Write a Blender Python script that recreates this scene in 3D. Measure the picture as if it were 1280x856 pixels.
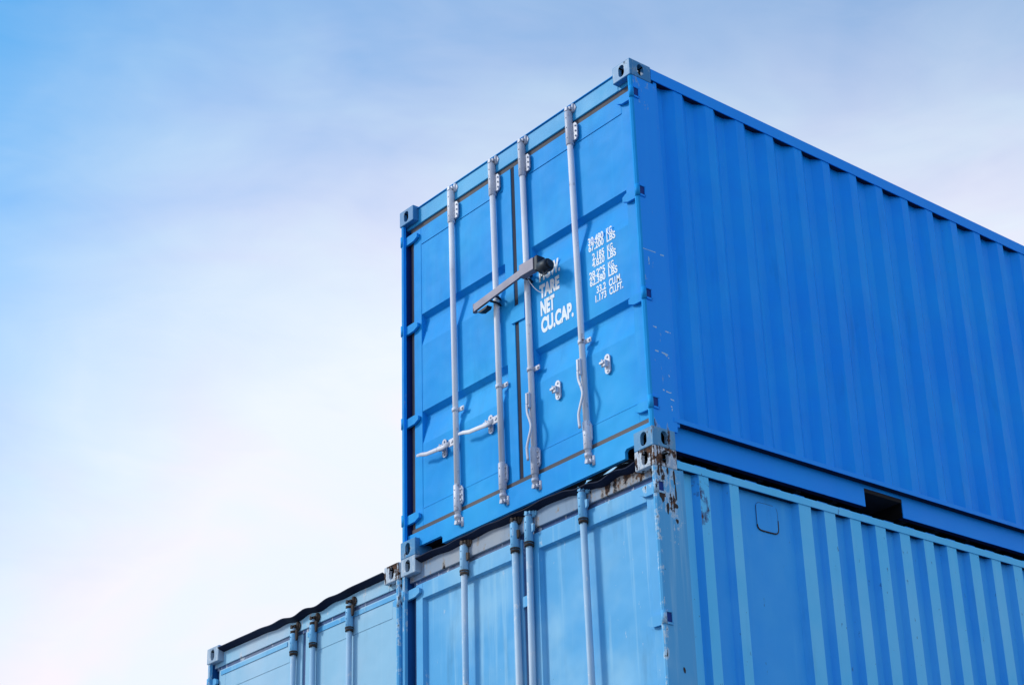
import bpy, bmesh, math, random
from mathutils import Vector, Matrix
random.seed(7)
C = bpy.context.scene
COL = C.collection
for o in list(bpy.data.objects):
    bpy.data.objects.remove(o)

# ------------------------------------------------------------------ camera
W, H, L = 2.438, 2.591, 6.058
TIER = 2.591                                    # one more tier of containers stands below the frame
cam_d = bpy.data.cameras.new('camera')
cam = bpy.data.objects.new('camera', cam_d)
COL.objects.link(cam)
Rm = Matrix(((0.6694502, 0.3274922, 0.6667723), (0.7409658, -0.2303741, -0.6307911), (-0.0529721, 0.9163387, -0.3968845)))
cam.matrix_world = Matrix.Translation((9.180562, -6.545508, -1.214993 + TIER)) @ Rm.to_4x4()
cam_d.sensor_width = 36
cam_d.lens = 2248.64 / 1280 * 36
cam_d.shift_x = -146.89 / 1280
cam_d.shift_y = 76.01 / 1280
cam_d.clip_start = .1
cam_d.clip_end = 3000
C.camera = cam

# ------------------------------------------------------------------ exposure, sky, sun
C.view_settings.view_transform = 'Standard'
C.view_settings.look = 'None'
C.view_settings.exposure = 0.15
C.view_settings.gamma = 1
TO_SUN = Vector((-.60, -.66, .60)).normalized()
elev = math.asin(TO_SUN.z)
azim = math.atan2(TO_SUN.x, TO_SUN.y)

def lin(r, g, b):
    f = lambda c: (c / 255 / 12.92) if c <= 10 else ((c / 255 + .055) / 1.055) ** 2.4
    return (f(r), f(g), f(b), 1)

class NT:
    """small helper around a node tree"""
    def __init__(s, tree): s.t = tree; s.n = tree.nodes; s.l = tree.links
    def new(s, typ, **kw):
        n = s.n.new(typ)
        for k, v in kw.items(): setattr(n, k, v)
        return n
    def put(s, sock, v):
        if isinstance(v, bpy.types.NodeSocket): s.l.new(v, sock)
        elif v is not None: sock.default_value = v
    def math(s, op, a, b=None, c=None, clamp=False):
        n = s.new('ShaderNodeMath', operation=op, use_clamp=clamp)
        s.put(n.inputs[0], a); s.put(n.inputs[1], b); s.put(n.inputs[2], c)
        return n.outputs[0]
    def vmath(s, op, a, b=None):
        n = s.new('ShaderNodeVectorMath', operation=op)
        s.put(n.inputs[0], a); s.put(n.inputs[1], b)
        return n.outputs['Value'] if op in ('DOT_PRODUCT', 'LENGTH', 'DISTANCE') else n.outputs[0]
    def step(s, v, a, b, lo=0., hi=1.):
        n = s.new('ShaderNodeMapRange', interpolation_type='SMOOTHSTEP')
        s.put(n.inputs[0], v); s.put(n.inputs[1], a); s.put(n.inputs[2], b); s.put(n.inputs[3], lo); s.put(n.inputs[4], hi)
        return n.outputs[0]
    def noise(s, vec, scale, detail=3., rough=.5, stretch=None, dist=0., off=None):
        if stretch or off:
            m = s.new('ShaderNodeMapping'); s.put(m.inputs[0], vec)
            if stretch: m.inputs['Scale'].default_value = stretch
            if off: m.inputs['Location'].default_value = off
            vec = m.outputs[0]
        n = s.new('ShaderNodeTexNoise'); s.put(n.inputs['Vector'], vec)
        n.inputs['Scale'].default_value = scale; n.inputs['Detail'].default_value = detail
        n.inputs['Roughness'].default_value = rough; n.inputs['Distortion'].default_value = dist
        return n.outputs['Fac']
    def mix(s, f, a, b):
        n = s.new('ShaderNodeMix', data_type='RGBA', clamp_factor=True)
        s.put(n.inputs[0], f); s.put(n.inputs[6], a); s.put(n.inputs[7], b)
        return n.outputs[2]

world = bpy.data.worlds.new('World'); C.world = world; world.use_nodes = True
wt = world.node_tree; wt.nodes.clear(); w = NT(wt)
SKY_STRENGTH = .15
sky = w.new('ShaderNodeTexSky', sky_type='NISHITA')
sky.sun_disc = False; sky.sun_elevation = elev; sky.sun_rotation = azim
sky.air_density = 1.0; sky.dust_density = .6; sky.ozone_density = 2.0
gen = w.new('ShaderNodeTexCoord').outputs['Generated']
dirn = w.vmath('NORMALIZE', gen)
sep = w.new('ShaderNodeSeparateXYZ'); w.put(sep.inputs[0], dirn)
z = sep.outputs[2]
wob = w.noise(dirn, 1.6, 3, .5)
wob2 = w.noise(dirn, 4.5, 4, .55, stretch=(1, 1, 2.2), dist=.6)
zw = w.math('ADD', z, w.math('MULTIPLY', w.math('SUBTRACT', wob2, .5), .10))
clear = w.step(zw, .07, .58, 0., 1.02)                      # blue overhead, white towards the horizon
flat = w.new('ShaderNodeCombineXYZ'); w.put(flat.inputs[0], sep.outputs[0]); w.put(flat.inputs[1], sep.outputs[1])
hd = w.vmath('NORMALIZE', flat.outputs[0])
def bank(a, b, az):                                         # broad veils of cirrus round the sky
    c = (math.cos(az), math.sin(az), 0)
    d = w.math('ADD', w.vmath('DOT_PRODUCT', hd, c), w.math('MULTIPLY', w.math('SUBTRACT', wob, .5), .05))
    return w.step(d, math.cos(math.radians(a)), math.cos(math.radians(b)))
bk = w.math('MULTIPLY', bank(29, 5, math.radians(180 - 46)), .74)
bk = w.math('MULTIPLY', bk, w.step(zw, .45, .61, 1., .40))     # the veil thins out higher up
bk = w.math('ADD', bk, w.math('MULTIPLY', bank(34, 12, math.radians(180 + 60)), .5))
bk = w.math('ADD', bk, w.math('MULTIPLY', bank(34, 12, math.radians(-20)), .5))  # out-of-view veil, raised to throw more light on the right-hand sides
bk = w.math('ADD', bk, w.math('MULTIPLY', bank(30, 10, math.radians(60)), .4))
t = w.math('SUBTRACT', clear, bk)
wisp = w.noise(dirn, 9., 6, .6, stretch=(1, 1, 3.2), dist=1.2, off=(2, 5, 1))
t = w.math('ADD', t, w.math('MULTIPLY', w.math('SUBTRACT', wisp, .5), .16))
t = w.math('ADD', t, w.math('MULTIPLY', w.math('SUBTRACT', wob2, .5), .30), clamp=True)
cloudcol = tuple(c / SKY_STRENGTH for c in (.79, .85, .92)) + (1,)
skyblue = w.vmath('MULTIPLY', sky.outputs[0], (.54, 1.30, 1.52))
warmcol = tuple(c / SKY_STRENGTH for c in (.88, .835, .925)) + (1,)
colr = w.mix(t, w.mix(w.step(wob2, .38, .60), cloudcol, warmcol), skyblue)
bg = w.new('ShaderNodeBackground'); w.put(bg.inputs[0], colr); bg.inputs[1].default_value = SKY_STRENGTH
w.l.new(bg.outputs[0], w.new('ShaderNodeOutputWorld').inputs[0])

sd = bpy.data.lights.new('sun', 'SUN'); sd.energy = 2.05; sd.angle = math.radians(10); sd.color = (1, .95, .84)
sun = bpy.data.objects.new('sun', sd); COL.objects.link(sun)
sun.rotation_euler = TO_SUN.to_track_quat('Z', 'Y').to_euler()
sun.location = (-6, -8, 12)

# ------------------------------------------------------------------ materials
def paint(name, base, faded, pale=.25, streak=.25, dirt=.15, rough=.42, rust=0., zones=(), spots=0., primer=None,
          bump=.12, metallic=0., spec=.18):
    m = bpy.data.materials.new(name); m.use_nodes = True
    t = m.node_tree; t.nodes.clear(); n = NT(t)
    co = n.new('ShaderNodeTexCoord').outputs['Object']
    big = n.noise(co, 1.3, 4, .55, off=(3, 1, 7))
    col = n.mix(n.math('MULTIPLY', n.step(big, .38, .68), pale), base, faded)
    st = n.noise(co, 1., 4, .6, stretch=(16, 16, .7))
    col = n.mix(n.math('MULTIPLY', n.step(st, .52, .74), streak), col, faded)
    drt = n.noise(co, 1., 5, .65, stretch=(7, 7, 1.2), off=(5, 2, 1))
    dark = tuple(c * .45 for c in base[:3]) + (1,)
    col = n.mix(n.math('MULTIPLY', n.step(drt, .55, .8), dirt), col, dark)
    if spots:
        sp = n.noise(co, 26, 3, .6, stretch=(1, 1, .55))
        col = n.mix(n.math('MULTIPLY', n.step(sp, .72, .745), spots), col, primer or lin(120, 110, 105))
        sp2 = n.noise(co, 34, 3, .6, stretch=(1, 1, .8), off=(9, 4, 2))
        col = n.mix(n.math('MULTIPLY', n.step(sp2, .74, .77), spots), col, lin(40, 45, 60))
    rmask = None
    if zones:
        for (p, r, a) in zones:
            q = n.vmath('MULTIPLY', n.vmath('SUBTRACT', co, p), tuple(1 / k for k in r))
            f = n.math('MULTIPLY', n.step(n.vmath('LENGTH', q), .25, 1., 1., 0.), a)
            rmask = f if rmask is None else n.math('MAXIMUM', rmask, f)
    if rust:
        rmask = n.math('MAXIMUM', rmask, rust) if rmask is not None else n.math('ADD', rust, 0.)
    rr = rough
    if rmask is not None:
        rn = n.math('ADD', n.math('MULTIPLY', n.noise(co, 13, 6, .68, off=(2, 8, 3)), .55),
                    n.math('MULTIPLY', n.noise(co, 1, 5, .65, stretch=(30, 30, 2.4)), .45))
        v = n.math('ADD', rn, n.math('MULTIPLY', rmask, .34))
        prim = n.step(v, .61, .65)
        rus = n.step(v, .665, .71)
        tone = n.noise(co, 40, 4, .6)
        rc = n.mix(n.step(tone, .4, .75), lin(52, 38, 34), lin(122, 88, 68))
        rc = n.mix(n.step(n.noise(co, 9, 3, .5), .5, .62), rc, lin(34, 34, 40))
        col = n.mix(n.math('MULTIPLY', prim, .75), col, primer or lin(205, 212, 222))
        col = n.mix(rus, col, rc)
        rr = n.math('ADD', n.math('MULTIPLY', rus, .4), rough)
    wav = n.noise(co, 3.2, 2, .5)
    fine = n.noise(co, 60, 3, .6)
    hgt = n.math('ADD', n.math('MULTIPLY', wav, 1.), n.math('MULTIPLY', fine, .012))
    if rmask is not None: hgt = n.math('ADD', hgt, n.math('MULTIPLY', rus, .06))
    b = n.new('ShaderNodeBump'); b.inputs['Strength'].default_value = bump; b.inputs['Distance'].default_value = .05
    n.put(b.inputs['Height'], hgt)
    p = n.new('ShaderNodeBsdfPrincipled')
    n.put(p.inputs['Base Color'], col)
    rv = n.math('ADD', n.math('MULTIPLY', n.noise(co, 5, 4, .6), .22), n.math('SUBTRACT', rr, .11), clamp=True)
    n.put(p.inputs['Roughness'], rv)
    p.inputs['Metallic'].default_value = metallic
    p.inputs['Specular IOR Level'].default_value = spec
    n.l.new(b.outputs[0], p.inputs['Normal'])
    n.l.new(p.outputs[0], n.new('ShaderNodeOutputMaterial').inputs[0])
    return m

def col3(r, g, b): return (r, g, b, 1)
M = {}
bb = col3(.002, .29, .96); bf = col3(.006, .36, .97)
db = col3(.010, .31, .78); df = col3(.035, .44, .86)
M['bright'] = paint('bright_blue_door_paint', db, df, pale=.6, streak=.25, dirt=.2, rough=.55, spec=.08, bump=.38)
M['bright_header'] = paint('light_blue_header_paint', col3(.03, .34, .68), col3(.06, .44, .76), pale=.6, streak=.1, dirt=.12, rough=.5)
M['bright_rail'] = paint('bright_blue_rail_paint', bb, bf, pale=.3, streak=.1, dirt=.12, rough=.5)
M['bright_side'] = paint('bright_blue_side_paint', bb, col3(.010, .40, .97), pale=.4, streak=.32, dirt=.3, spots=.35, primer=col3(.03, .45, .97), bump=.45, spec=.12)
M['bright_post'] = paint('bright_blue_post_paint', bb, bf, pale=.3, streak=.15, dirt=.15, spots=.2, primer=lin(120, 170, 220),
                         zones=[((W, .08, .06), (.2, .25, .2), .42), ((W, .1, 2.5), (.3, .3, .3), .25)])
M['casting_bright'] = paint('worn_blue_casting_paint', col3(.04, .21, .46), col3(.11, .34, .56), pale=.8, streak=.3, dirt=.8,
                            zones=[((W, .1, .04), (.25, .25, .2), .45), ((W, .1, 2.6), (.3, .3, .3), .33), ((.05, 0, 0), (.3, .3, .2), .35)], rust=.05, primer=lin(120, 158, 190))
fb = col3(.09, .40, .74); ff = col3(.29, .58, .80)
M['faded'] = paint('faded_light_blue_paint', fb, ff, pale=.85, streak=.7, dirt=.4, rough=.5, spots=.4, primer=lin(170, 200, 225), bump=.25,
                   zones=[((1.2, .05, 2.44), (1.6, .2, .07), .3)])
M['faded_header'] = paint('stained_header_paint', col3(.22, .32, .46), col3(.38, .40, .44), pale=.8, streak=.2, dirt=.8, rough=.55, rust=.18,
                          zones=[((2.1, 0, 2.5), (.6, .3, .15), .56)], primer=lin(150, 140, 132))
M['faded_post'] = paint('peeling_light_blue_paint', fb, ff, pale=.8, streak=.5, dirt=.35, rough=.55, spots=.6,
                        zones=[((W, .03, 2.5), (.25, .16, .42), .46), ((W, .14, 2.35), (.2, .09, .45), .4), ((W, .0, 1.9), (.1, .05, 1.2), .3), ((0, 0, 2.4), (.1, .1, .9), .3)], primer=lin(188, 210, 226))
M['faded_casting'] = paint('rusty_pale_casting_paint', col3(.34, .46, .60), col3(.58, .62, .68), pale=.9, streak=.3, dirt=.7, rough=.6,
                           rust=.16, zones=[((W, .08, 2.59), (.35, .35, .3), .62), ((.08, 0, 2.59), (.3, .3, .3), .25)])
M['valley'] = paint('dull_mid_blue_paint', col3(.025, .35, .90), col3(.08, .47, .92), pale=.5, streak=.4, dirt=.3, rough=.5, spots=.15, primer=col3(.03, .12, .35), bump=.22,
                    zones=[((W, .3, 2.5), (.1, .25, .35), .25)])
M['ridge'] = paint('pale_ridge_paint', col3(.11, .57, .96), col3(.22, .64, .97), pale=.5, streak=.3, dirt=.2, rough=.55, spots=.7, bump=.15,
                   zones=[((W, .38, 2.3), (.1, .09, .28), .42)], primer=lin(70, 100, 150))  # ridge faces a paler blue than the valleys
M['chalk'] = paint('pale_chalky_paint', col3(.28, .54, .74), col3(.42, .61, .78), pale=1., streak=.3, dirt=.15, rough=.55, spots=.15, bump=.22)
M['chalk_header'] = paint('pale_header_paint', col3(.28, .56, .78), col3(.50, .60, .72), pale=.8, streak=.2, dirt=.25, rough=.55, rust=.1)
M['galv'] = paint('galvanised_steel', lin(212, 214, 226), lin(236, 237, 243), pale=.9, streak=.4, dirt=.4, rough=.5, metallic=.0, bump=.06, rust=.05,
                  primer=lin(185, 185, 195))
M['hardware'] = paint('dull_zinc_hardware', lin(182, 185, 200), lin(216, 217, 227), pale=.9, streak=.3, dirt=.6, rough=.5, metallic=.1, bump=.06, rust=.12, primer=lin(150, 150, 165))
M['bluebar'] = paint('light_blue_rod_paint', col3(.16, .44, .72), col3(.36, .58, .78), pale=.8, streak=.5, dirt=.3, rough=.45, rust=.1, bump=.08)
M['palebar'] = paint('worn_pale_rod_paint', col3(.30, .50, .70), col3(.55, .64, .74), pale=.9, streak=.5, dirt=.3, rough=.5, rust=.14, bump=.08)
M['gasket'] = paint('weathered_grey_rubber', lin(88, 86, 92), lin(112, 104, 104), pale=.8, streak=.2, dirt=.5, rough=.75, bump=.1)
M['dark_gasket'] = paint('dark_grey_rubber', lin(40, 47, 66), lin(66, 74, 92), pale=.6, streak=.2, dirt=.4, rough=.8, bump=.1)
M['old_gasket'] = paint('cracked_blue_grey_rubber', lin(70, 96, 140), lin(130, 140, 160), pale=.8, streak=.4, dirt=.8, rough=.8, rust=.16, bump=.2)
M['gap'] = paint('dark_blue_gap_shade', col3(.003, .035, .22), col3(.006, .06, .30), pale=.4, dirt=.5, rough=.6)  # blue darkened to stand for shade in post gaps and hinge lugs
M['gap_faded'] = paint('mid_blue_gap_shade', col3(.01, .12, .42), col3(.03, .2, .5), pale=.5, dirt=.5, rough=.6)  # the same painted gap shade for the faded containers
M['navy'] = paint('navy_lip_paint_and_shade', col3(.005, .010, .035), col3(.012, .025, .07), pale=.5, streak=.2, dirt=.4, rough=.7, bump=.2)  # dark lip paint, also the shade painted under lips and rails
M['rustdark'] = paint('grimy_rusted_iron', lin(58, 50, 48), lin(98, 86, 78), pale=.8, streak=.3, dirt=.6, rough=.8, bump=.3)
M['grime_shade'] = paint('black_grime_and_shade', lin(14, 14, 17), lin(22, 20, 20), pale=.5, dirt=.5, rough=.9)  # grime inside the castings; also shade painted into the fork pockets
M['lock'] = paint('grey_lock_steel', lin(104, 103, 120), lin(138, 134, 148), pale=.8, streak=.2, dirt=.4, rough=.5, metallic=.3, bump=.05)
M['lockdark'] = paint('dark_padlock_metal', lin(36, 42, 52), lin(62, 68, 78), pale=.6, dirt=.5, rough=.5, metallic=.4)
M['white'] = paint('white_lettering_paint', lin(238, 242, 248), lin(225, 235, 248), pale=.5, streak=.3, dirt=.08, rough=.5, bump=.02)
M['scratch'] = paint('scuffed_bare_marks', lin(150, 200, 232), lin(205, 225, 238), pale=1, dirt=.4, rough=.6)
M['floor'] = paint('dark_underside', lin(40, 40, 44), lin(60, 56, 54), dirt=.5, rough=.9)

# ------------------------------------------------------------------ mesh helpers
class MB:
    def __init__(s): s.bm = bmesh.new()
    def box(s, x0, x1, y0, y1, z0, z1, bev=0., mi=0):
        vs = [s.bm.verts.new((x, y, z)) for x in (x0, x1) for y in (y0, y1) for z in (z0, z1)]
        fs = [(0, 1, 3, 2), (4, 6, 7, 5), (0, 4, 5, 1), (2, 3, 7, 6), (0, 2, 6, 4), (1, 5, 7, 3)]
        fc = [s.bm.faces.new([vs[i] for i in f]) for f in fs]
        for f in fc: f.material_index = mi
        if bev:
            es = list({e for f in fc for e in f.edges})
            bmesh.ops.bevel(s.bm, geom=es, offset=bev, segments=2, affect='EDGES', profile=.5)
        return s
    def prism(s, pts, axis, a, b, mi=0):
        """closed polygon pts in the plane across `axis`, extruded from a to b"""
        def P(u, v, t):
            return {'x': (t, u, v), 'y': (u, t, v), 'z': (u, v, t)}[axis]
        A = [s.bm.verts.new(P(u, v, a)) for u, v in pts]; B = [s.bm.verts.new(P(u, v, b)) for u, v in pts]
        n = len(pts); fs = [s.bm.faces.new(A), s.bm.faces.new(B)]
        for i in range(n):
            fs.append(s.bm.faces.new((A[i], A[(i + 1) % n], B[(i + 1) % n], B[i])))
        for f in fs: f.material_index = mi
        return s
    def tube(s, pts, r, seg=14, mi=0, ry=None, caps=True):
        """round bar along a path; r a number or one per point"""
        pts = [Vector(p) for p in pts]; n = len(pts)
        rs = r if isinstance(r, (list, tuple)) else [r] * n
        rings = []
        up = None
        for i, p in enumerate(pts):
            d = (pts[min(i + 1, n - 1)] - pts[max(i - 1, 0)]).normalized()
            if up is None:
                up = Vector((0, 1, 0)) if abs(d.y) < .9 else Vector((1, 0, 0))
            a = d.cross(up).normalized(); b = d.cross(a).normalized()
            rings.append([s.bm.verts.new(p + a * math.cos(k * math.tau / seg) * rs[i] + b * math.sin(k * math.tau / seg) * (ry or 1) * rs[i]) for k in range(seg)])
        for i in range(n - 1):
            for k in range(seg):
                f = s.bm.faces.new((rings[i][k], rings[i][(k + 1) % seg], rings[i + 1][(k + 1) % seg], rings[i + 1][k]))
                f.material_index = mi; f.smooth = True
        if caps:
            for rg in (rings[0], rings[-1]):
                f = s.bm.faces.new(rg); f.material_index = mi
        return s
    def sheet(s, prof, axis, a, b, th, mi=None, normal=1):
        """open polyline prof (u,v), thickness th along +v*(-normal), extruded from a to b"""
        n = len(prof)
        def P(u, v, t): return {'x': (t, v, u), 'r': (t, u, v), 'z': (v, u, t), 'y': (u, t, v)}[axis]
        fr = [[s.bm.verts.new(P(u, v, t)) for u, v in prof] for t in (a, b)]
        bk = [[s.bm.verts.new(P(u, v - normal * th, t)) for u, v in prof] for t in (a, b)]
        for i in range(n - 1):
            f = s.bm.faces.new((fr[0][i], fr[0][i + 1], fr[1][i + 1], fr[1][i])); f.material_index = mi[i] if mi else 0
            s.bm.faces.new((bk[0][i], bk[1][i], bk[1][i + 1], bk[0][i + 1]))
            for q in (0, 1):
                s.bm.faces.new((fr[q][i], bk[q][i], bk[q][i + 1], fr[q][i + 1]))
        for i in (0, n - 1):
            s.bm.faces.new((fr[0][i], fr[1][i], bk[1][i], bk[0][i]))
        return s
    def mesh(s, name, mats):
        bmesh.ops.remove_doubles(s.bm, verts=s.bm.verts, dist=1e-6)
        bmesh.ops.recalc_face_normals(s.bm, faces=s.bm.faces)
        me = bpy.data.meshes.new(name); s.bm.to_mesh(me); s.bm.free()
        for m in (mats if isinstance(mats, (list, tuple)) else [mats]): me.materials.append(m)
        return me
    def build(s, name, mats, parent=None, loc=None):
        return link(name, s.mesh(name, mats), parent, loc)

def link(name, me, parent=None, loc=None):
    o = bpy.data.objects.new(name, me); COL.objects.link(o)
    if parent: o.parent = parent
    if loc: o.location = loc
    return o

def thing(name, label, cat, loc, group=None):
    o = bpy.data.objects.new(name, None); COL.objects.link(o); o.location = loc
    o.empty_display_size = .3
    o['label'] = label; o['category'] = cat
    if group: o['group'] = group
    return o

def copy_tree(o, parent=None):
    c = o.copy(); COL.objects.link(c)
    if parent: c.parent = parent
    for ch in [x for x in bpy.data.objects if x.parent == o]:
        copy_tree(ch, c)
    return c

# ------------------------------------------------------------------ ground
g = MB()
N = 24
R_ = 600.
for i in range(N):
    pass
vs = [[g.bm.verts.new(((i / N * 2 - 1) * R_, (j / N * 2 - 1) * R_, 0)) for j in range(N + 1)] for i in range(N + 1)]
for i in range(N):
    for j in range(N):
        g.bm.faces.new((vs[i][j], vs[i + 1][j], vs[i + 1][j + 1], vs[i][j + 1]))
M['ground'] = paint('worn_concrete_yard', lin(122, 120, 117), lin(142, 139, 135), pale=.8, streak=.1, dirt=.5, rough=.9, bump=.1)
gr = g.build('ground', M['ground']); gr['kind'] = 'structure'

# ------------------------------------------------------------------ corner casting (hollow, with oval openings)
def stadium(cx, cy, w, h, n=8):
    pts = []; r = min(w, h) / 2
    if h >= w:
        for k in range(n + 1): a = math.pi * k / n; pts.append((cx + r * math.cos(a), cy + (h / 2 - r) + r * math.sin(a)))
        for k in range(n + 1): a = math.pi + math.pi * k / n; pts.append((cx + r * math.cos(a), cy - (h / 2 - r) + r * math.sin(a)))
    else:
        for k in range(n + 1): a = -math.pi / 2 + math.pi * k / n; pts.append((cx + (w / 2 - r) + r * math.cos(a), cy + r * math.sin(a)))
        for k in range(n + 1): a = math.pi / 2 + math.pi * k / n; pts.append((cx - (w / 2 - r) + r * math.cos(a), cy + r * math.sin(a)))
    return pts

def make_casting():
    """front (y=0), left (x=0), bottom (z=0) outer corner at the origin"""
    cw, cl, chh = .162, .178, .118
    tmp = []
    def T(mb):
        o = mb.build('tmp', M['grime_shade']); tmp.append(o); return o
    base = T(MB().box(0, cw, 0, cl, 0, chh, bev=.005))
    cuts = [T(MB().box(.026, cw - .02, .026, cl - .02, .026, chh - .016)),
            T(MB().prism(stadium(cw / 2 - .002, chh / 2, .052, .084), 'y', -.02, .04)),
            T(MB().prism([(y, z) for (y, z) in stadium(cl / 2, chh / 2, .052, .084)], 'x', -.02, .04)),
            T(MB().prism(stadium(cw / 2, cl / 2, .063, .12), 'z', -.02, .04))]
    for c in cuts:
        md = base.modifiers.new('b', 'BOOLEAN'); md.operation = 'DIFFERENCE'; md.object = c; md.solver = 'EXACT'
    dg = bpy.context.evaluated_depsgraph_get()
    me = bpy.data.meshes.new_from_object(base.evaluated_get(dg))
    for o in tmp: bpy.data.objects.remove(o)
    bm = bmesh.new(); bm.from_mesh(me)
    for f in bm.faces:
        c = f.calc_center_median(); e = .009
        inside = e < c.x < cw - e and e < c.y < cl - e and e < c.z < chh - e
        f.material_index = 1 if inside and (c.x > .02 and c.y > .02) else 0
    bm.to_mesh(me); bm.free()
    return me
CAST = make_casting()
CASTV = {}
def casting_mesh(mat, sx, sy, sz):
    k = (mat, sx, sy, sz)
    if k not in CASTV:
        me = CAST.copy(); me.name = 'corner_casting'
        fx, fy, fz = (W if sx else 0), (L if sy else 0), (H if sz else 0)
        me.transform(Matrix.Translation((fx, fy, fz)) @ Matrix.Diagonal((-1 if sx else 1, -1 if sy else 1, -1 if sz else 1, 1)))
        if (sx + sy + sz) % 2: me.flip_normals()
        idx = [p.material_index for p in me.polygons]
        me.materials.clear(); me.materials.append(M[mat]); me.materials.append(M['grime_shade'])
        for p, i in zip(me.polygons, idx): p.material_index = i
        CASTV[k] = me
    return CASTV[k]

def corrugation(start, end, pitch, ridge, slope, vo, vi, first=None, flip=False):
    """profile [(y, x)] with material index per segment, 1 on ridges"""
    pts = [(start, vi)]; mi = []
    y = first
    while y + 2 * slope + ridge < end:
        pts += [(y, vi), (y + slope, vo), (y + slope + ridge, vo), (y + 2 * slope + ridge, vi)]
        mi += [0, 2, 1, 2]
        y += pitch
    pts.append((end, vi)); mi.append(0)
    return pts, mi

def tidy(pts, mi):
    P = [pts[0]]; Q = []
    for p, m in zip(pts[1:], mi):
        if p[0] - P[-1][0] > 1e-5: P.append(p); Q.append(m)
    return P, Q

# ------------------------------------------------------------------ shell shared by all containers
def shell(root, mats, railz, prof, ppanel, lip, pale_castings):
    """posts, rails, castings, side, rear, roof and floor"""
    for sx in (0, 1):
        for sy in (0, 1):
            for sz in (0, 1):
                link('corner_casting', casting_mesh(pale_castings, sx, sy, sz), root)
    c0, c1 = .118, H - .118
    for sx in (0, 1):
        f = (lambda x: W - x) if sx else (lambda x: x)
        def B(mb, x0, x1, *a, **k):
            p, q = sorted((f(x0), f(x1))); return mb.box(p, q, *a, **k)
        # front post: outer plate, front lip, inner return behind the door edge
        m = MB()
        m.prism([(f(.004), .022), (f(.008), .010), (f(.020), .004), (f(.034), .008), (f(.036), .03), (f(.022), .034), (f(.022), .150),
                 (f(.125), .150), (f(.125), .162), (f(.022), .162), (f(.022), .205), (f(.004), .205)], 'z', c0, c1)
        o = m.build('corner_post', [mats['post'], mats['front']], root)
        for f_ in o.data.polygons:
            if f_.normal.y < -.3: f_.material_index = 1
        m = MB(); B(m, .0225, .0245, .040, .149, c0, c1); m.build('hinge_gap_shade', mats['gap'], root)  # thin plate whose darker colour paints in the recess shade
        # seam strip where the post meets the side panel
        m = MB(); B(m, .011, .045, .2055, .234, .16, railz, bev=.003)
        m.build('post_flange', mats['post'], root)
        m = MB(); B(m, .004, .12, L - .16, L - .01, c0, c1, bev=.004)
        m.build('corner_post', mats['post'], root)
        zt_ = H - .008 if railz > 2.49 else 2.533
        m = MB()                                    # hollow channel rail: outer plate, top, small inner foot
        m.prism([(f(0), railz), (f(0), zt_ - .004), (f(.004), zt_), (f(.085), zt_), (f(.085), zt_ - .006), (f(.0065), zt_ - .006), (f(.0065), railz)], 'y', .1785, L - .1785)
        p_, q_ = sorted((f(.0067), f(.060))); m.box(p_, q_, .236, L - .207, railz + .004, railz + .012, mi=1)     # near-black strip closing the channel, painting in the shade under the rail
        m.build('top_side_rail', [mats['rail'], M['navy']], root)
    # side panels
    pts, mi = tidy(*prof)
    th = .0035
    m = MB().sheet(pts, 'z', .1905, zt_ - .007, th, mi=mi)
    m.build('side_panel', mats['side'], root)
    m = MB().sheet([(y, W - x) for y, x in pts], 'z', .1905, zt_ - .007, -th, mi=mi)
    m.build('side_panel', mats['side'], root)
    # rear end wall
    rp, rmi = tidy(*corrugation(.124, W - .124, .25, .10, .03, L - .02, L - .055, first=.18))
    m = MB()
    fr = [[m.bm.verts.new((u, v, zz)) for u, v in rp] for zz in (.13, H - .1)]
    bk = [[m.bm.verts.new((u, v - .004, zz)) for u, v in rp] for zz in (.13, H - .1)]
    for i in range(len(rp) - 1):
        m.bm.faces.new((fr[0][i], fr[0][i + 1], fr[1][i + 1], fr[1][i])); m.bm.faces.new((bk[0][i], bk[0][i + 1], bk[1][i + 1], bk[1][i]))
    m.build('rear_wall', mats['side'], root)
    MB().box(.1625, W - .1625, L - .07, L - .01, H - .1, H - .02, bev=.004).build('rear_header', mats['rail'], root)
    MB().box(.1625, W - .1625, L - .07, L - .01, .02, .13, bev=.004).build('rear_sill', mats['rail'], root)
    # roof and floor
    rp, rmi = tidy(*corrugation(.10, L - .10, .21, .09, .03, H - .022, H - .042, first=.14))
    m = MB().sheet(rp, 'r', .061, W - .061, .003)
    m.build('roof_panel', mats['side'], root)
    MB().box(.061, W - .061, .11, L - .075, .135, .175).build('floor', M['floor'], root)
    m = MB()
    for k in range(17):
        y = .3 + k * .335
        if abs(y - 2.0) < .2 or abs(y - (L - 2.0)) < .2: continue
        m.box(.115, W - .115, y, y + .045, .03, .135)
    m.build('crossmember', M['floor'], root)['kind'] = 'stuff'

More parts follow.
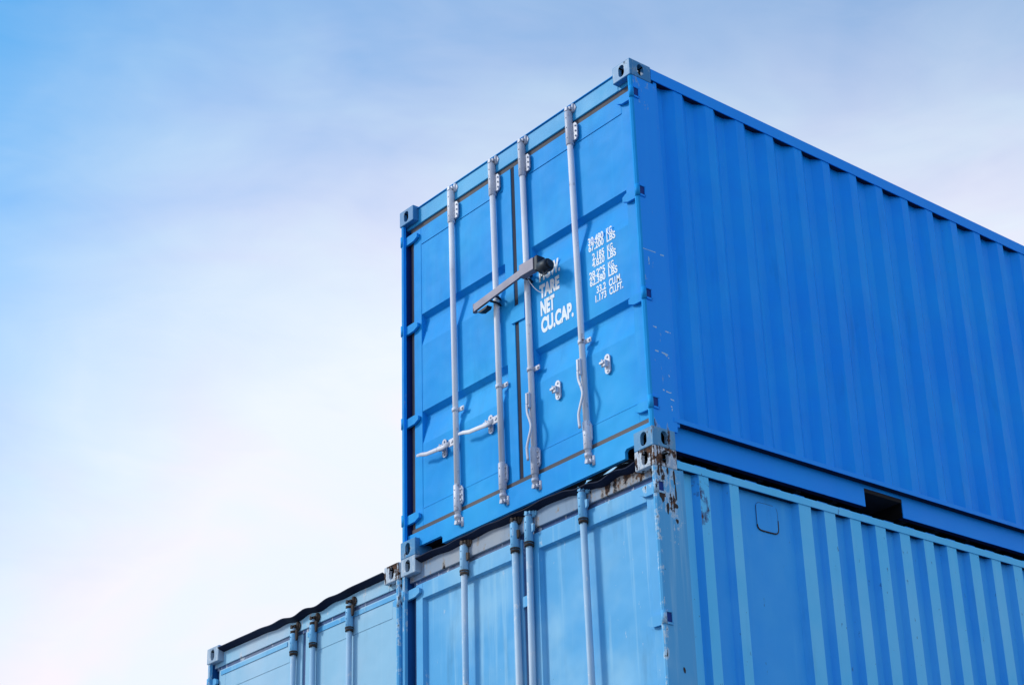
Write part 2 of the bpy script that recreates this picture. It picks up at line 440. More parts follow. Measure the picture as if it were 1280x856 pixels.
def bottom_rail_with_pockets(root, mat, x_out, top=.150, bot=.008):
    """web plates between the castings, open at the two forklift pockets"""
    P = [(1.890, 2.262), (L - 2.262, L - 1.890)]
    for sx in (0, 1):
        f = (lambda x: W - x) if sx else (lambda x: x)
        m = MB(); ins = x_out
        ys = [.1785, P[0][0], P[0][1], P[1][0], P[1][1], L - .1785]
        for a, b in ((0, 1), (2, 3), (4, 5)):
            p, q = sorted((f(ins), f(ins + .006))); m.box(p, q, ys[a], ys[b], bot, top)
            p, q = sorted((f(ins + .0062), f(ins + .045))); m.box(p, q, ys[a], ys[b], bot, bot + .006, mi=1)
        p, q = sorted((f(ins), f(ins + .006)))
        for a, b in P: m.box(p, q, a, b, top - .022, top)
        p, q = sorted((f(.002), f(.0072))); m.box(p, q, .1785, L - .1785, top, top + .0275)
        p, q = sorted((f(.0074), f(ins - .0005))); m.box(p, q, .1785, L - .1785, top + .004, top + .008, mi=1)  # navy plate painting in the shade beneath the wall lip
        p, q = sorted((f(ins + .0062), f(ins + .012))); m.box(p, q, .1785, L - .1785, top - .01, top + .10)
        p, q = sorted((f(.056), f(ins + .0058))); m.box(p, q, .1785, L - .1785, top + .095, top + .10)
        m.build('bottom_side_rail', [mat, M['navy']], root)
        for a, b in P:
            p, q = sorted((f(ins + .008), f(ins + .6)))
            mm = MB(); mm.box(p, q, a, a + .006, bot + .004, top - .024); mm.box(p, q, b - .006, b, bot + .004, top - .024); mm.box(p, q, a, b, top - .030, top - .024)
            mm.build('forklift_pocket', M['grime_shade'], root)  # walls coloured black to stand for the unlit tunnel

# ------------------------------------------------------------------ door hardware
def wavy_lip(root, mat, x0, x1, zf, amp, y0=.048, y1=-.012, n=60, th=.006, drop=.02):
    m = MB(); rows = []
    for i in range(n + 1):
        x = x0 + (x1 - x0) * i / n
        z1 = zf(x); zb = z1 - drop
        rows.append([m.bm.verts.new(p) for p in ((x, y0, zb), (x, (y0 + y1) / 2, (zb + z1) / 2 - .002), (x, y1, z1), (x, y1, z1 + th), (x, y0, zb + th + .004))])
    for i in range(n):
        for k in range(5):
            m.bm.faces.new((rows[i][k], rows[i][(k + 1) % 5], rows[i + 1][(k + 1) % 5], rows[i + 1][k]))
    for r in (rows[0], rows[-1]): m.bm.faces.new(r)
    o = m.build('roof_lip', mat, root)
    return o

def plate_bolts(m, pts, r=.006, y=.0, dy=.006, mi=0):
    for (x, z) in pts:
        m.tube([(x, y, z), (x, y - dy, z)], r, seg=6, mi=mi)

def hinge(parent, mat, z, sx, blade=.165, h=.062, lug=None):
    f = (lambda x: W - x) if sx else (lambda x: x)
    m = MB()
    # blade tapering onto the door leaf
    m.prism([(f(.012), z - h / 2), (f(.012), z + h / 2), (f(blade - .03), z + h / 2 + .004), (f(blade), z + h / 2 - .012), (f(blade), z - h / 2 + .022), (f(blade - .045), z - h / 2 + .004)], 'y', .028, .048)
    # knuckle and lug wrapped round the corner of the post
    m.tube([(f(.016), .016, z - h / 2 - .006), (f(.016), .016, z + h / 2 + .008)], .0165, seg=12)
    m.tube([(f(.016), .016, z - h / 2 - .016), (f(.016), .016, z - h / 2 - .006)], .009, seg=8)
    a, b = sorted((f(-.0035), f(.02)))
    m.box(a, b, .022, .066, z - h / 2 - .008, z - h / 2 + .004, mi=1); m.box(a, b, .022, .066, z + h / 2 - .002, z + h / 2 + .010, mi=1)
    m.box(a, b, .058, .066, z - h / 2, z + h / 2, mi=1)
    a, b = sorted((f(.0012), f(.02))); m.box(a, b, .024, .0575, z - h / 2 + .0045, z + h / 2 - .0025, mi=2)  # dark block painting the shade inside the lug opening
    m.build('hinge', [mat, lug or mat, M['gap']], parent)

def lock_rod(parent, x, zt, zb, r, mat, sleeve_mat, top_sleeve, bot_sleeve=None, keep=(), collar=True, bracket=True, cam_mat=None, y=.026, xb=None, face=.05):
    """vertical lock rod with sleeves, guides and cams; zt/zb ends"""
    cam_mat = cam_mat or sleeve_mat
    xb = x if xb is None else xb
    X = lambda zz: x + (xb - x) * (zt - zz) / (zt - zb)
    MB().tube([(X(zt), y, zt - .01), (X(zb), y, zb + .01)], r, seg=16).build('lock_rod', mat, parent)
    def sleeve(z1, z0, top):
        m = MB()
        rr = r + .0065
        m.tube([(X(z1), y, z1), (X(z1), y, z1 - .004), (X(z0), y, z0 + .004), (X(z0), y, z0)], [rr - .003, rr, rr, rr - .003], seg=16)
        if bracket:
            c = z0 + (z1 - z0) * (.35 if top else .6); hh = .062
            m.prism([(x + rr - .004, c - hh), (x + rr + .032, c - hh), (x + rr + .044, c - hh + .02), (x + rr + .044, c + hh - .02), (x + rr + .032, c + hh), (x + rr - .004, c + hh)], 'y', y + .004, y + .014)
            m.box(x + rr - .002, x + rr + .006, y - .004, face, c - hh, c + hh)
            plate_bolts(m, [(x + rr + .03, c - hh * .6), (x + rr + .03, c), (x + rr + .03, c + hh * .6)], r=.0065, y=y + .004, dy=.008)
        for q in range(3):
            zz = z0 + (z1 - z0) * (.2 + .3 * q)
            m.tube([(X(zz), y - rr + .002, zz), (X(zz), y - rr - .003, zz)], .0045, seg=6)
        m.build('rod_guide', sleeve_mat, parent)
    if top_sleeve: sleeve(*top_sleeve, True)
    if bot_sleeve: sleeve(*bot_sleeve, False)
    if collar and top_sleeve:
        MB().tube([(X(top_sleeve[1]), y, top_sleeve[1] - .002), (X(top_sleeve[1]), y, top_sleeve[1] - .018)], r + .008, seg=16).tube(
            [(X(top_sleeve[1]), y, top_sleeve[1] + .012), (X(top_sleeve[1]), y, top_sleeve[1] + .003)], r + .0095, seg=16).build('rod_collar', M['rustdark'], parent)
    # cams and keepers at both ends
    for zz, sg in ((zt, 1), (zb, -1)):
        m = MB(); xx = X(zz)
        m.tube([(xx, y, zz - sg * .052), (xx, y, zz - sg * .03), (xx, y, zz - sg * .028), (xx, y, zz + sg * .002)], [r + .005, r + .005, r - .003, r - .003], seg=12)
        m.prism([(xx + .008, zz - .026), (xx + .052, zz - .020), (xx + .060, zz), (xx + .052, zz + .020), (xx + .008, zz + .026)], 'y', y + .012, face - .001)
        m.tube([(xx + .034, y + .014, zz - .030), (xx + .034, y + .014, zz + .030)], .013, seg=8)
        m.box(xx - .006, xx + .030, y - .012, y + .016, zz - .010, zz + .010)
        m.prism([(xx - .012, zz - .012), (xx + .012, zz - .015), (xx + .016, zz + .006), (xx - .006, zz + .014)], 'y', y - r - .004, y)
        m.build('cam_keeper', cam_mat, parent)
    for kz in keep:
        m = MB(); xx = X(kz)
        m.tube([(xx, y, kz - .013), (xx, y, kz + .013)], r + .005, seg=14)
        m.box(xx + r, xx + r + .052, y + .010, y + .018, kz - .016, kz + .016, bev=.003)
        m.box(xx - r - .010, xx - r, y + .002, y + .018, kz - .013, kz + .013)
        m.box(xx + r + .012, xx + r + .03, y + .018, face, kz - .012, kz + .012)
        plate_bolts(m, [(xx + r + .036, kz)], r=.0085, y=y + .010, dy=.008)
        m.build('rod_clamp', sleeve_mat, parent)

def catch(parent, x, z):
    m = MB()
    m.prism(stadium(x, z, .046, .128, 6), 'y', .040, .049)
    m.box(x - .012, x + .012, .012, .042, z - .022, z + .020, bev=.004)
    m.box(x - .034, x + .004, .004, .016, z - .004, z + .012, bev=.003)
    m.tube([(x - .022, .02, z - .02), (x - .022, .02, z + .03)], .006, seg=8)
    plate_bolts(m, [(x, z + .046), (x, z - .046)], r=.008, y=.040, dy=.006)
    m.build('handle_catch', M['hardware'], parent)

def folded_panel(x0, x1, z0, z1, bands, y=.052, back=.10):
    """door panel folded inwards in horizontal bands, z profile swept along x"""
    pr = [(z0, y + .003)]
    for (a, b) in bands:                      # a lower, b upper edge
        pr += [(a, y + .003), (a + .18, y + .042), (b - .026, y + .043), (b, y + .003)]
    pr.append((z1, y + .003))
    return MB().sheet(pr, 'x', x0, x1, back - y, normal=-1) if False else _fp(pr, x0, x1)
def _fp(pr, x0, x1):
    m = MB()
    A = [m.bm.verts.new((x0, v, u)) for u, v in pr]; B = [m.bm.verts.new((x1, v, u)) for u, v in pr]
    for i in range(len(pr) - 1):
        m.bm.faces.new((A[i], A[i + 1], B[i + 1], B[i]))
    A2 = [m.bm.verts.new((x0, .108, u)) for u, v in (pr[0], pr[-1])]; B2 = [m.bm.verts.new((x1, .108, u)) for u, v in (pr[0], pr[-1])]
    m.bm.faces.new((A2[0], A2[1], B2[1], B2[0]))
    m.bm.faces.new((A[0], B[0], B2[0], A2[0])); m.bm.faces.new((A[-1], B[-1], B2[1], A2[1]))
    return m

def leaf_frame(x0, x1, z0, z1, px0, px1, pz0, pz1, y=.052, back=.108):
    m = MB()
    m.box(x0, px0, y, back, z0, z1, bev=.003); m.box(px1, x1, y, back, z0, z1, bev=.003)
    m.box(px0, px1, y + .0005, back, pz1, z1, bev=.002); m.box(px0, px1, y + .0005, back, z0, pz0, bev=.002)
    return m

def lettering(parent, body, x0, x1, z0, z1, weight=.05):
    cu = bpy.data.curves.new('lettering', 'FONT'); cu.body = body; cu.size = 1.; cu.offset = weight; cu.extrude = .02
    o = bpy.data.objects.new('lettering', cu); COL.objects.link(o)
    me = bpy.data.meshes.new_from_object(o.evaluated_get(bpy.context.evaluated_depsgraph_get()))
    bpy.data.objects.remove(o)
    xs = [v.co.x for v in me.vertices]; ys = [v.co.y for v in me.vertices]
    ax, bx, ay, by = min(xs), max(xs), min(ys), max(ys)
    if 'g' in body or ',' in body: pass
    for v in me.vertices:
        u = (v.co.x - ax) / (bx - ax); q = (v.co.y - ay) / (by - ay)
        v.co = Vector((x0 + u * (x1 - x0), .0545 - (.0015 if v.co.z > 0 else 0), z0 + q * (z1 - z0)))
    me.materials.clear(); me.materials.append(M['white'])
    return link('lettering', me, parent)

# ================================================================== 1. top container (lettered)
def top_container():
    root = thing('shipping_container', 'bright blue topmost container with silver lock rods and white weight lettering on its right door', 'shipping container',
                 (0, 0, TIER + H), 'blue shipping containers stacked in the yard')
    prof = corrugation(.2345, L - .205, .278, .072, .068, W - .0075, W - .052, first=.310)
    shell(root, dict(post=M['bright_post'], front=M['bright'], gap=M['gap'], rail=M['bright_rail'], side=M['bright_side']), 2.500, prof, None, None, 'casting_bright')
    bottom_rail_with_pockets(root, M['bright_rail'], .058, top=.182, bot=.034)
    # header, its thin top lip, and sill with the two cut-outs beside the castings
    m = MB(); m.box(.1625, W - .1625, .044, .105, 2.447, H - .022, bev=.004)
    m.box(.0225, .1625, .046, .105, 2.447, H - .1185, bev=.002); m.box(W - .1625, W - .0225, .046, .105, 2.447, H - .1185, bev=.002)
    m.build('header', M['bright_header'], root)
    MB().box(.163, W - .163, .034, .10, H - .0215, H - .0155, bev=.002).build('roof_lip', M['bright'], root)
    m = MB()
    t_, b_ = .163, .010
    m.prism([(.1625, .118 + .002), (.0365, .12), (.0365, t_), (W - .0365, t_), (W - .0365, .12), (W - .1625, .12), (W - .1625, .066),
             (W - .262, .066), (W - .277, .052), (W - .277, b_), (.41, b_), (.41, .048), (.395, .062), (.1625, .062)], 'y', .036, .060)
    m.box(.41, W - .277, .0605, .135, b_ + .001, b_ + .010, mi=1)
    m.build('door_sill', [M['bright'], M['floor']], root)
    for a, b in ((.17, .405), (W - .272, W - .17)):
        MB().prism([(.0605, .070), (.0605, .076), (.136, .076), (.136, 0), (.130, 0), (.130, .070)], 'x', a, b).build('forklift_recess', M['grime_shade'], root)
    # gaskets
    zb, zt = .198, 2.410
    m = MB(); m.box(.062, W - .062, .056, .098, zt + .001, 2.4465); m.build('gasket', M['gasket'], root)
    m = MB(); m.box(.062, W - .062, .050, .098, t_ + .0005, zb - .001); m.build('gasket', M['gasket'], root)
    bands = [(.77, 1.010), (1.496, 1.736)]
    for side, (x0, x1, p0, p1) in enumerate([(.096, 1.184, .182, 1.100), (1.222, 2.396, 1.372, 2.285)]):
        d = leaf_frame(x0, x1, zb, zt, p0, p1, .318, 2.282).build('door', M['bright'], root)
        folded_panel(p0, p1, .3185, 2.2815, bands).build('door_panel', M['bright'], d)
        # faint fold lines of the panel edge
        for zz in (.318, 2.282): MB().box(p0 + .005, p1 - .005, .0505, .053, zz - .0025, zz + .0025).build('weld_bead', M['bright'], d)
        for hz in (2.352, 1.655, .962, .268): hinge(d, M['bright'], hz, side, lug=M['bright_rail'])
        gx = (.060, .0955) if side == 0 else (2.3965, 2.412)
        MB().box(gx[0], gx[1], .060, .10, zb, zt).build('gasket', M['gasket'], d)
        rods = [(.566, .590), (1.020, 1.052)] if side == 0 else [(1.338, 1.366), (1.818, 1.858)]
        for (rx, rb) in rods:
            lock_rod(d, rx, 2.535, .088, .0195, M['galv'], M['hardware'], (2.515, 2.268), (.345, .165), keep=(.870,), collar=False, cam_mat=M['hardware'], xb=rb)
        if side == 0:
            for hx, cx in ((.600 - .02, .436), (1.045 - .008, .925)):
                m = MB(); zc = .655
                dx = hx - .59
                # hub plate on the rod, then flat curved handle running left through the catch
                m.box(hx - .062, hx + .004, .012, .022, zc - .028, zc + .024, bev=.004)
                plate_bolts(m, [(hx - .026, zc + .002)], r=.012, y=.012, dy=.006)
                pts = [(hx - .05, .012, zc - .004), (hx - .12, .006, zc - .012), (hx - .20, .004, zc - .006), (hx - .28, -.002, zc - .004), (hx - .345, -.004, zc + .012), (hx - .39, -.004, zc + .018)]
                m.tube(pts, [.016, .017, .016, .015, .013, .009], seg=10, ry=.3)
                m.build('door_handle', M['hardware'], d)
                catch(d, cx, zc)
        else:
            for hx, zc in ((1.345 + .012, .655), (1.838 + .006, .700)):
                m = MB()
                m.box(hx - .017, hx + .017, -.012, .004, zc - .055, zc + .05, bev=.004)
                m.box(hx - .008, hx + .008, -.02, -.01, zc - .03, zc + .045, bev=.002)
                pts = [(hx - .004, -.012, zc - .03), (hx + .004, -.016, zc - .09), (hx + .028, -.018, zc - .15), (hx + .036, -.018, zc - .20), (hx + .008, -.018, zc - .27), (hx - .008, -.018, zc - .32), (hx - .004, -.016, zc - .40)]
                sm = []
                for i in range(len(pts) - 1):
                    for q in range(4):
                        a = Vector(pts[max(i - 1, 0)]); b = Vector(pts[i]); c = Vector(pts[i + 1]); e = Vector(pts[min(i + 2, len(pts) - 1)]); s_ = q / 4
                        sm.append(.5 * ((2 * b) + (c - a) * s_ + (2 * a - 5 * b + 4 * c - e) * s_ ** 2 + (3 * b - a - 3 * c + e) * s_ ** 3))
                sm.append(Vector(pts[-1]))
                m.tube(sm, .0105, seg=8, ry=.7)
                m.build('door_handle', M['hardware'], d)
            catch(d, 1.588, .652); catch(d, 2.046, .655)
            Z = lambda a: a - H
            for body, a, b, c0_, c1_ in [('MGW.', 1.437, 1.642, 4.046, 4.144), ('TARE', 1.437, 1.630, 3.926, 4.022), ('NET', 1.442, 1.578, 3.805, 3.910), ('CU.CAP.', 1.442, 1.752, 3.682, 3.790)]:
                lettering(d, body, a, b, Z(c0_), Z(c1_))
            zc = [4.121, 4.074, 4.004, 3.955, 3.886, 3.837, 3.770, 3.713]
            nums = ['30.480', '67.200', '2.185', '4.820', '28.295', '62.380', '33.2', '1.173']
            uns = ['KG.', 'LBS', 'KG.', 'LBS', 'KG.', 'LBS', 'CU.M.', 'CU.FT.']
            nx = [1.916, 1.918, 1.948, 1.944, 1.913, 1.915, 1.972, 1.958]
            ux = [2.146, 2.165, 2.146, 2.163, 2.146, 2.167, 2.196, 2.209]
            for i in range(8):
                lettering(d, nums[i], nx[i], 2.058, Z(zc[i] - .024), Z(zc[i] + .026), .026)
                lettering(d, uns[i], 2.086, ux[i], Z(zc[i] - .024), Z(zc[i] + .026), .026)
            # small chips where the paint is gone
            for (x_, z_, s_) in ((1.78, 4.70, .010), (1.79, 4.685, .006), (1.345, 4.99, .008)):
                MB().prism([(x_ - s_, Z(z_)), (x_, Z(z_) + s_ * 1.2), (x_ + s_, Z(z_) + s_ * .3), (x_ + s_ * .4, Z(z_) - s_)], 'y', .0505, .0535).build('paint_chip', M['white'], d)
    # rubber joint between the leaves with the overlap plate
    MB().box(1.1845, 1.2215, .058, .10, zb, zt).build('centre_gasket', M['dark_gasket'], root)
    MB().prism([(1.160, 1.268), (1.296, 1.262), (1.296, 1.376), (1.200, 1.379), (1.160, 1.36)], 'y', .040, .0515).build('overlap_plate', M['bright'], root)
    # scuffs on the flank of the corner post
    m = MB()
    random.seed(3)
    for (a, b) in [((.021, 3.848), (.19, 3.849)), ((.059, 3.807), (.062, 3.754)), ((.065, 3.193), (.19, 3.188)), ((.055, 3.347), (.094, 3.348)), ((.16, 3.339), (.2, 3.342)),
                   ((.16, 3.066), (.168, 3.05)), ((.108, 2.955), (.174, 2.949)), ((.163, 2.912), (.20, 2.904)), ((.168, 2.864), (.172, 2.836)), ((.14, 3.186), (.175, 3.17))]:
        n = 5
        prev = None; x_ = W - .0035
        top, bot = [], []
        for i in range(n + 1):
            s_ = i / n; y_ = a[0] + (b[0] - a[0]) * s_ + random.uniform(-.002, .002); z_ = a[1] + (b[1] - a[1]) * s_ + random.uniform(-.003, .003) - H
            wd = random.uniform(.0015, .0048)
            hor = abs(b[0] - a[0]) > abs(b[1] - a[1])
            d_ = (0, wd) if hor else (wd, 0)
            top.append((y_ + d_[0], z_ + d_[1])); bot.append((y_ - d_[0], z_ - d_[1]))
        for i in range(n):
            if random.random() < .18: continue
            v = [m.bm.verts.new((x_, *p)) for p in (top[i], top[i + 1], bot[i + 1], bot[i])]
            m.bm.faces.new(v)
    m.build('paint_scuffs', M['scratch'], root)['kind'] = 'stuff'
    return root

# ================================================================== 2. middle tier right (faded, rusty corner)
def faded_container():
    root = thing('shipping_container', 'faded light blue container with rusty corner, directly beneath the bright lettered one', 'shipping container',
                 (0, 0, TIER), 'blue shipping containers stacked in the yard')
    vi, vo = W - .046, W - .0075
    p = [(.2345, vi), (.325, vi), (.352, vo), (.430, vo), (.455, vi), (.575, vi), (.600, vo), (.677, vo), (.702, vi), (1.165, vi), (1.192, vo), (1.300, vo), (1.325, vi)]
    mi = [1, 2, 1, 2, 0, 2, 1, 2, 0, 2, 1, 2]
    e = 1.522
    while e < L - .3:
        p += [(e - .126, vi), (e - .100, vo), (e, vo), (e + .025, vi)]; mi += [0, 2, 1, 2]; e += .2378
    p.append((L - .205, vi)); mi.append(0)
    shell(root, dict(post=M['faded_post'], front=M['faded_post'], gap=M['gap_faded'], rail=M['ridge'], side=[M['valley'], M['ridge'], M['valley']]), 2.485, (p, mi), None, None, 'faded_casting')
    bottom_rail_with_pockets(root, M['faded'], .058, top=.182, bot=.034)
    # small riveted cover on the flat part of the flank
    m = MB(); pts = []
    cx, cy, a, b = .940, 2.350, .092, .088
    for k in range(24):
        t_ = math.tau * k / 24; c_, s_ = math.cos(t_), math.sin(t_)
        pts.append((cx + a * abs(c_) ** .35 * (1 if c_ > 0 else -1), cy + b * abs(s_) ** .35 * (1 if s_ > 0 else -1)))
    m.prism(pts, 'x', vi + .0002, vi + .005)
    m.build('vent_cover', M['valley'], root)
    m = MB(); n = len(pts)
    for k in range(n):
        if k in (3, 4, 9): continue
        (y0, z0), (y1, z1) = pts[k], pts[(k + 1) % n]
        rr = .0045 if z0 < cy - .05 else .0018
        m.tube([(vi + .004, y0, z0), (vi + .004, y1, z1)], rr, seg=6)
    m.build('vent_sealant', M['rustdark'], root)
    # header
    m = MB(); m.box(.1625, W - .1625, .046, .105, 2.432, 2.545, bev=.004)
    m.box(.0375, .1625, .048, .105, 2.432, H - .1185, bev=.002); m.box(W - .1625, W - .0375, .048, .105, 2.432, H - .1185, bev=.002)
    m.build('header', M['faded_header'], root)
    def zf(x):
        z_ = 2.556 + .004 * math.sin(x * 9) + .003 * math.sin(x * 23)
        k = max(0, min(1, (x - 1.55) / .3))
        return z_ - k * (.030 + .012 * math.sin(x * 26 + .6))
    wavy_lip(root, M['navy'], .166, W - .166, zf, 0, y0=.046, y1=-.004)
    # pale torn strip hanging from the lip beside the right casting
    m = MB(); rows = []
    for i in range(25):
        x_ = 1.86 + .36 * i / 24; z_ = 2.546 + .006 * math.sin(x_ * 27) + .03 * (x_ - 2.04)
        hgt = -.004 + .016 * max(0, math.sin(x_ * 27 + 2.2))
        rows.append([m.bm.verts.new((x_, -.002 + .004 * math.sin(x_ * 40), z_)), m.bm.verts.new((x_, .002 + .004 * math.sin(x_ * 40), z_ + hgt + .006))])
    for i in range(24): m.bm.faces.new((rows[i][0], rows[i + 1][0], rows[i + 1][1], rows[i][1]))
    bmesh.ops.solidify(m.bm, geom=list(m.bm.faces), thickness=.002)
    m.build('torn_flashing', M['chalk'], root)
    m = MB(); m.box(.0625, W - .0625, .064, .10, 2.402, 2.4315); m.build('gasket', M['old_gasket'], root)
    MB().box(.0365, W - .0365, .036, .10, .012, .160, bev=.004).build('door_sill', M['faded'], root)
    zb, zt = .185, 2.401
    for side, (x0, x1, p0, p1) in enumerate([(.100, 1.188, .172, 1.085), (1.228, 2.398, 1.345, 2.302)]):
        d = leaf_frame(x0, x1, zb, zt, p0, p1, .30, 2.297, y=.050).build('door', M['faded'], root)
        m = MB()
        # smooth recessed panel with sloping edges
        yi, yo = .080, .056
        o = [(p0, .30), (p1, .30), (p1, 2.297), (p0, 2.297)]; i_ = [(p0 + .010, .31), (p1 - .010, .31), (p1 - .010, 2.288), (p0 + .010, 2.288)]
        vo_ = [m.bm.verts.new((x, yo, z_)) for x, z_ in o]; vi_ = [m.bm.verts.new((x, yi, z_)) for x, z_ in i_]
        m.bm.faces.new(vi_)
        for k in range(4): m.bm.faces.new((vo_[k], vo_[(k + 1) % 4], vi_[(k + 1) % 4], vi_[k]))
        m.build('door_panel', M['faded'], d)
        for hz in (2.345, 1.585, .94, .30): hinge(d, M['faded_post'], hz, side)
        gx = (.066, .0995) if side == 0 else (2.3985, 2.412)
        MB().box(gx[0], gx[1], .066, .10, zb, zt).build('gasket', M['old_gasket'], d)
        for (rx, rb) in ([(.648, .636), (1.152, 1.168)] if side == 0 else [(1.290, 1.270), (1.785, 1.812)]):
            lock_rod(d, rx, 2.528, .10, .0205, M['palebar'], M['bluebar'], (2.505, 2.335), (.36, .18), keep=(), cam_mat=M['rustdark'] if rx < 1.25 else M['bluebar'], xb=rb, y=.024, bracket=False)
            MB().prism([(rx + .03, 2.455), (rx + .052, 2.452), (rx + .05, 2.41), (rx + .034, 2.40)], 'y', .016, .030).build('cam_hook', M['rustdark'] if rx < 1.25 else M['bluebar'], d)
    MB().box(1.1885, 1.2275, .060, .10, zb, zt).build('centre_gasket', M['old_gasket'], root)
    MB().box(1.196, 1.262, .038, .0495, 1.965, 2.03).build('overlap_plate', M['faded'], root)
    # rust scabs standing proud of the peeling post
    random.seed(11)
    spots = [((W, .012, 2.372), .022, .02), ((W, .045, 2.300), .02, .045), ((W, .085, 2.225), .012, .05), ((W, .15, 2.42), .008, .05), ((W, .145, 2.248), .02, .016),
             ((W, .152, 2.16), .012, .014), ((W, .13, 1.305), .008, .022), ((W, .06, 2.40), .014, .03), ((W, .03, 2.44), .01, .04), ((W, .155, 2.33), .006, .06), ((W, .10, 2.45), .012, .025)]
    for (p_, ry, rz) in spots:
        pts = []
        for k in range(9):
            a = math.tau * k / 9; q = random.uniform(.6, 1.15)
            pts.append((min(max(p_[1] + math.cos(a) * ry * q, .023), .2), p_[2] + math.sin(a) * rz * q))
        MB().prism(pts, 'x', W - .0042, W - .0022).build('rust_scab', M['rustdark'], root)
    return root

# ================================================================== 3. middle tier left (pale)
def pale_container():
    root = thing('shipping_container', 'pale blue leftmost container, its roof edge dark and wavy under open sky', 'shipping container',
                 (-2.462, 0, TIER), 'blue shipping containers stacked in the yard')
    prof = corrugation(.2345, L - .205, .278, .072, .068, W - .0075, W - .046, first=.310)
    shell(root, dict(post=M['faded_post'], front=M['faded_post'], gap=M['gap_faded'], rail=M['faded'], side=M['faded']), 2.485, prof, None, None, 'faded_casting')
    bottom_rail_with_pockets(root, M['faded'], .058, top=.182, bot=.034)
    m = MB(); m.box(.1625, W - .1625, .046, .105, 2.440, 2.548, bev=.004)
    m.box(.0375, .1625, .048, .105, 2.440, H - .1185, bev=.002); m.box(W - .1625, W - .0375, .048, .105, 2.440, H - .1185, bev=.002)
    m.build('header', M['chalk_header'], root)
    def zf(x):
        s_ = 2.562 - .006 * (x / W)
        k = math.exp(-((x - 1.3) / .42) ** 2)
        return s_ - k * (.016 + .011 * math.sin((x - 1.1) * 21))
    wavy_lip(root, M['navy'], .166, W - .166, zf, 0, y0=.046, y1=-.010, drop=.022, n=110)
    MB().box(.0625, W - .0625, .056, .10, 2.4155, 2.4395).build('gasket', M['old_gasket'], root)
    MB().box(.0365, W - .0365, .036, .10, .012, .160, bev=.004).build('door_sill', M['faded'], root)
    zb, zt = .185, 2.415
    for side, (x0, x1, p0, p1) in enumerate([(.100, 1.222, .19, 1.06), (1.262, 2.400, 1.42, 2.30)]):
        d = leaf_frame(x0, x1, zb, zt, p0, p1, .30, 2.25).build('door', M['chalk'], root)
        MB().box(p0 + .001, p1 - .001, .0555, .10, .301, 2.249).build('door_panel', M['chalk'], d)
        MB().box(x0 + .03, (x1 if side else p1) - .03, .047, .0515, 2.372, 2.404, bev=.0015).build('cover_strip', M['faded'], d)
        for hz in (2.325, 1.60, .94, .30): hinge(d, M['faded_post'], hz, side, blade=.10)
        gx = (.066, .0995) if side == 0 else (2.4005, 2.412)
        MB().box(gx[0], gx[1], .066, .10, zb, zt).build('gasket', M['old_gasket'], d)
        for rx in ([1.150] if side == 0 else [1.396, 1.838]):
            lock_rod(d, rx, 2.478, .10, .0195, M['palebar'], M['bluebar'], (2.430, 2.290), (.36, .18), cam_mat=M['rustdark'], y=.024, bracket=False)
            MB().prism([(rx + .03, 2.45), (rx + .056, 2.445), (rx + .052, 2.38), (rx + .040, 2.37)], 'y', .014, .028).build('cam_hook', M['rustdark'], d)
    MB().box(1.2225, 1.2615, .062, .10, zb, zt).build('centre_gasket', M['old_gasket'], root)
    return root

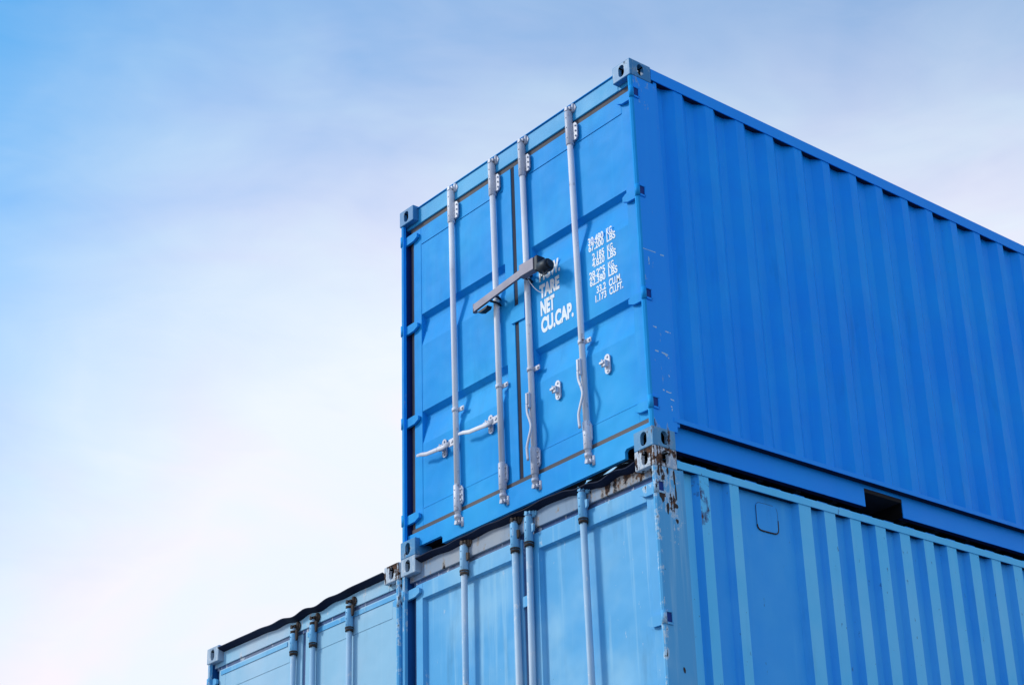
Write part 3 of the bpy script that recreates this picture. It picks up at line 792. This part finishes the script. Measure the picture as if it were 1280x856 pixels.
def lock_bar():
    T0 = TIER
    root = thing('container_lock', 'grey steel crossbar with dark padlock, clamped over the lettered container doors', 'lock', (1.2, 0, T0 + 4.05))
    def P(x, z): return (x - 1.2, z - 4.05)
    # channel bar, open at its lower side
    m = MB()
    a, b = (.905, 4.050), (1.40, 4.102)
    hh = .026
    (xa, za), (xb, zb_) = P(*a), P(*b)
    m.prism([(xa, za - hh), (xb, zb_ - hh), (xb, zb_ + hh), (xa, za + hh)], 'y', -.060, -.054)
    m.prism([(xa, za + hh - .006), (xb, zb_ + hh - .006), (xb, zb_ + hh), (xa, za + hh)], 'y', -.0538, -.020)
    m.prism([(xa, za - hh), (xb, zb_ - hh), (xb, zb_ - hh + .006), (xa, za - hh + .006)], 'y', -.0538, -.044)
    m.build('bar', M['lock'], root)
    m = MB(); m.tube([(xa - .004, -.045, za - hh - .004), (xa - .004, -.045, za + hh + .004)], .015, seg=14)
    m.build('end_tube', M['lock'], root)
    m = MB(); m.box(*sorted(P(1.395, 0)[:1] + P(1.535, 0)[:1]), -.076, -.028, P(0, 4.062)[1], P(0, 4.146)[1], bev=.003)
    m.build('lock_box', M['lock'], root)
    # hooks round the rods, behind the bar
    for hx in (1.043 - .012, 1.352 + .004):
        zc = 4.05 + (hx - .905) * .105
        m = MB(); X, Z_ = P(hx, zc)
        pts = [(X + .03, -.045, Z_ - .022), (X + .034, .02, Z_ - .022), (X + .018, .047, Z_ - .022), (X - .012, .047, Z_ - .022), (X - .03, .03, Z_ - .022)]
        m.tube(pts, .008, seg=8)
        m.tube([(p[0], p[1], p[2] + .044) for p in pts], .008, seg=8)
        m.build('hook', M['lockdark'], root)
    m = MB(); X, Z_ = P(.985, 4.014)
    m.prism([(X - .06, Z_ - .002), (X - .02, Z_ - .016), (X + .035, Z_ - .010), (X + .05, Z_ + .006)], 'y', -.050, -.01)
    m.build('clamp_foot', M['lockdark'], root)
    # padlock: dark housing, round body turned towards the viewer, small shackle
    m = MB(); X, Z_ = P(1.56, 4.098)
    m.box(X - .022, X + .012, -.072, -.004, Z_ - .050, Z_ + .052, bev=.006)
    m.build('padlock_housing', M['lockdark'], root)
    m = MB(); X, Z_ = P(1.615, 4.060)
    m.tube([(X - .05, -.038, Z_ + .006), (X - .046, -.038, Z_ + .006), (X + .026, -.038, Z_), (X + .034, -.038, Z_)], [.036, .042, .042, .036], seg=20)
    m.tube([(X + .03, -.038, Z_), (X + .048, -.038, Z_)], .026, seg=14)
    m.tube([(X - .01, -.05, Z_ - .038), (X - .004, -.055, Z_ - .062), (X + .020, -.055, Z_ - .066), (X + .03, -.045, Z_ - .04)], .006, seg=8)
    m.build('padlock_body', M['lockdark'], root)
    # thin wire hanging from the box and curling away to the right
    m = MB(); pts = []
    for i in range(13):
        s_ = i / 12; x_, z_ = P(1.405 + .125 * s_, 4.075 - .15 * (1 - (1 - s_) ** 1.7))
        pts.append((x_, -.02 + .03 * s_, z_))
    m.tube(pts, .0022, seg=6)
    m.build('wire', M['galv'], root)
    return root

B_ = top_container()
A_ = faded_container()
C_ = pale_container()
LK = lock_bar()
# the tier they stand on, below the picture
for src, lab in ((A_, 'faded blue container at ground level under the rusty cornered one'), (C_, 'pale blue container at ground level under the left one')):
    c = copy_tree(src); c.location.z -= TIER; c['label'] = lab
C.render.film_transparent = False
